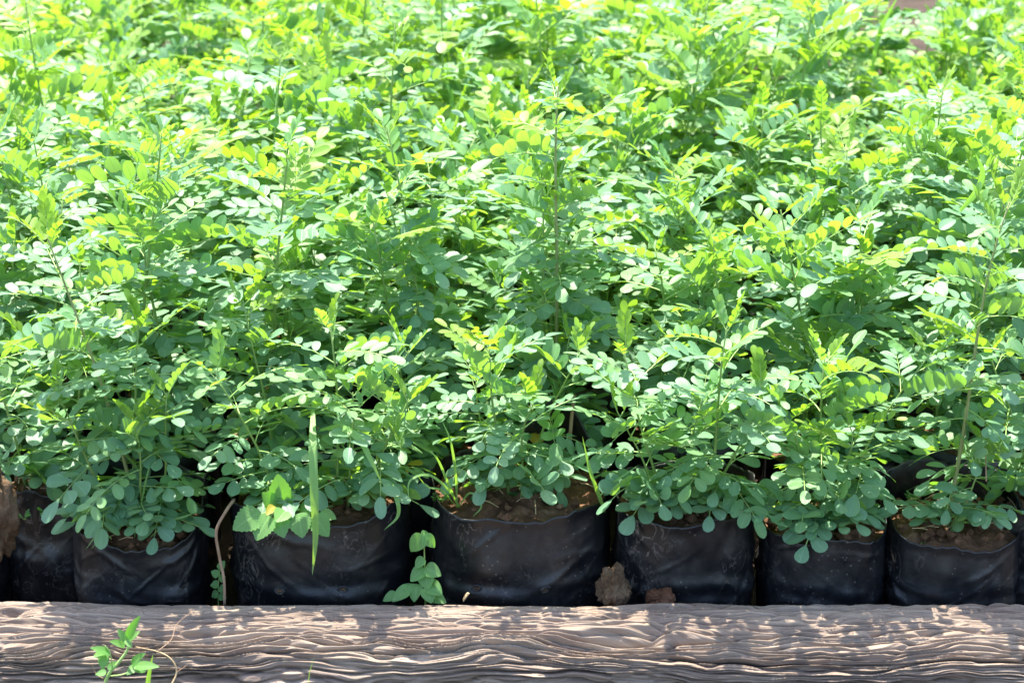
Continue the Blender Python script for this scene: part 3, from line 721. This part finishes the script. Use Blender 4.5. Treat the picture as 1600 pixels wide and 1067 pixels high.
# climbing weed between third and fourth bags
o = empty('climbing_weed', P(660, 950, -.09)); tag(o, 'bright green heart leaved creeper climbing in the gap between two wide bags', 'weed')
twig('stem', [(665, 960, -.09), (664, 900, -.095), (663, 862, -.095), (662, 842, -.095)], .0009, 'stem', parent=o)
for tip, base, w in [((640, 862, -.10), (661, 836, -.096), .022), ((680, 855, -.10), (663, 836, -.096), .016), ((672, 832, -.09), (660, 838, -.096), .014),
                     ((648, 886, -.10), (663, 872, -.095), .014), ((640, 905, -.105), (663, 888, -.097), .020), ((688, 897, -.105), (665, 886, -.097), .020), ((668, 920, -.11), (664, 892, -.097), .022),
                     ((612, 936, -.11), (640, 918, -.10), .018), ((645, 938, -.112), (652, 912, -.1), .020), ((690, 925, -.11), (668, 912, -.1), .022), ((696, 938, -.108), (672, 930, -.1), .018), ((598, 936, -.105), (620, 928, -.1), .014), ((630, 912, -.1), (648, 925, -.1), .016), ((676, 940, -.115), (665, 918, -.105), .02)]:
    weed_leaf(o, tip, base, w*.78, nrm=(rw.uniform(-.3, .3), -.7, .8), curl=.25)
# little creeper in the dark gap by the dry vine
o = empty('small_creeper', P(338, 950, -.06)); tag(o, 'small dark green creeper low in the gap behind the dry vine', 'weed')
twig('stem', [(342, 960, -.06), (341, 920, -.06), (345, 880, -.06)], .0007, 'stem', parent=o)
for tip, base in [((350, 876, -.06), (343, 890, -.06)), ((330, 892, -.06), (342, 898, -.06)), ((352, 900, -.06), (343, 905, -.06)), ((328, 914, -.06), (342, 912, -.06)), ((352, 922, -.06), (342, 918, -.06)), ((330, 932, -.06), (341, 926, -.06)), ((354, 934, -.06), (342, 930, -.06))]:
    weed_leaf(o, tip, base, .009)
# sprout in front of the timber, with its dead twigs
o = empty('sprouting_weed', P(165, 1120, -.245)); tag(o, 'young light green weed sprouting up in front of the timber', 'weed')
YW = -.245
twig('stem', [(160, 1120, YW), (166, 1062, YW), (185, 1035, YW), (199, 1015, YW), (200, 998, YW)], .0017, 'rachis', parent=o)
twig('stem', [(176, 1046, YW), (172, 1020, YW), (164, 1008, YW)], .0007, 'rachis', parent=o)
for tip, base, w in [((213, 964, YW-.01), (199, 997, YW), .013), ((184, 983, YW), (199, 1000, YW), .011), ((217, 985, YW), (203, 998, YW), .010), ((174, 1000, YW-.01), (195, 1008, YW), .011), ((205, 1010, YW-.01), (198, 998, YW), .009),
                     ((144, 1010, YW-.01), (172, 1020, YW), .012), ((147, 1024, YW-.01), (165, 1020, YW), .013), ((160, 1044, YW-.01), (163, 1022, YW), .015), ((148, 1052, YW), (166, 1050, YW), .010), ((184, 1032, YW), (168, 1044, YW), .009),
                     ((222, 1020, YW-.01), (206, 1038, YW), .013), ((245, 1038, YW-.012), (212, 1040, YW), .014), ((198, 1052, YW-.01), (214, 1040, YW), .012), ((228, 1048, YW), (212, 1044, YW), .01)]:
    weed_leaf(o, tip, base, w*.7, serr=.04, nrm=(rw.uniform(-.3, .3), -.6, .8))
twig('stem', [(170, 1056, YW), (196, 1052, YW+.004), (210, 1040, YW)], .0007, 'rachis', parent=o)
grass(px3([(230, 1090, YW), (232, 1060, YW), (239, 1022, YW)]), .0042, label='short bright grass blade standing right of the timber weed', nrm=(0, -1, .3))
o = empty('dead_vine', P(285, 1110, YW+.005)); tag(o, 'dead branching twig arching over the timber right of the weed', 'twig')
twig('branch', [(265, 1075, YW), (276, 1050, YW+.008), (268, 1030, YW+.012), (248, 1018, YW+.016), (212, 1010, YW+.02)], .0009, 'dry_grass', parent=o, taper=.5)
twig('branch', [(248, 1016, YW+.016), (268, 998, YW+.03), (276, 975, YW+.045), (300, 955, YW+.06)], .0005, 'dry', parent=o, taper=.5)
twig('branch', [(276, 1050, YW+.008), (290, 1040, YW+.008), (298, 1032, YW+.008)], .0005, 'dry', parent=o, taper=.5)
twig('branch', [(162, 1060, YW+.01), (150, 1052, YW+.012), (143, 1035, YW+.014)], .0005, 'dry', parent=o, taper=.5)
grass(px3([(480, 1080, YW), (484, 1050, YW), (491, 1025, YW)]), .0006, label='hair thin green grass blade before the timber, left of centre', nrm=(0, -1, .3))

# mimosa-like sprouts on bare soil
def sprout(px, py, Y, size, n_, label):
    base = P(px, py, Y); o = empty('tiny_sprout', base); tag(o, label, 'sprout')
    for k in range(n_):
        a = rw.uniform(0, 6.28); d = Vector((math.cos(a), math.sin(a)*.7, rw.uniform(.35, 1.3))).normalized(); L = size*rw.uniform(.6, 1)
        mb = MB(); mb.tube([Vector(), d*L*.5, d*L*.55], [.0005, .0004, .0003], 4)
        me = mb.mesh('stalk', [M['rachis']]); st = link('leaf', me, o)
        for q in range(5):
            for sg in ((1, -1) if q < 4 else (0,)):
                lat = d.cross(Vector((0, 0, 1))).normalized()*sg; dd = (lat + d*.6) if sg else d
                nn = Vector((0, -.3, 1)); nn = nn - dd.normalized()*nn.dot(dd.normalized())
                link('leaflet', leaflet_mesh('oblong', q % 6, 'weed'), st, Matrix.Translation(d*L*(.45+.12*q)) @ frame(dd, nn) @ Matrix.Scale(size*.32, 4))
sprout(1449, 866, -.07, .011, 3, 'tiny green sprout on the soil of the right edge bag')
sprout(1455, 815, -.03, .020, 5, 'feathery dark green sprout beside the stem in the right edge bag')
sprout(1492, 808, -.02, .018, 4, 'feathery sprout right of the stem in the right edge bag')
sprout(38, 812, -.015, .010, 4, 'tiny sprout on the shaded soil of the leftmost bag')
sprout(75, 806, -.015, .014, 4, 'small sprout right of another on the leftmost bag soil')
sprout(690, 785, -.03, .014, 4, 'small sprout beside the grass tuft in the middle bag')
sprout(1430, 785, .03, .014, 4, 'small sprout behind the rim of the right edge bag')

# chips and litter
def chip(px, py, Y, L, w, ang, mt, label, name='wood_chip'):
    c = P(px, py, Y); mb = MB()
    for (x, y, z) in ((-.5, -.3, 0), (.5, -.5, 0), (.42, .4, 0), (-.4, .5, 0), (-.45, -.3, .25), (.4, -.4, .3), (.3, .3, .35), (-.3, .4, .2)): mb.v.append(Vector((x*L, y*w, z*w)))
    mb.f = [(3, 2, 1, 0), (4, 5, 6, 7), (0, 1, 5, 4), (1, 2, 6, 5), (2, 3, 7, 6), (3, 0, 4, 7)]
    o = link(name, mb.mesh(name, [M[mt]], False)); o.location = c; o.rotation_euler = ang; tag(o, label, 'chip'); return o
chip(728, 932, -.10, .011, .004, (.3, -1.0, .2), 'dry_grass', 'splinter of dry wood against the foot of the middle bag')
# small chips lying on the timber
bpy.context.view_layer.update(); tb = bpy.data.objects['timber']
for px, py, L, mt, lab in ((1011, 976, .006, 'dry_grass', 'tiny orange brown chip on top of the timber, right of centre'), (1535, 985, .005, 'dry_grass', 'tiny pale chip on the timber near its right end'), (641, 952, .005, 'red_clod', 'tiny reddish chip near the back edge of the timber'), (930, 958, .006, 'dry', 'small brown crumb behind the orange chip on the timber')):
    d = (P(px, py, 0)-CAM).normalized(); hit, loc, nn, _ = tb.ray_cast(CAM, d)
    if hit: o = chip(px, py, loc.y, L, L*.5, (.2, .1, rw.uniform(0, 3)), mt, lab); o.location = loc + Vector((0, 0, .0002))
print('leaflets as objects:', LEAFLET_COUNT, 'objects:', len(bpy.data.objects))
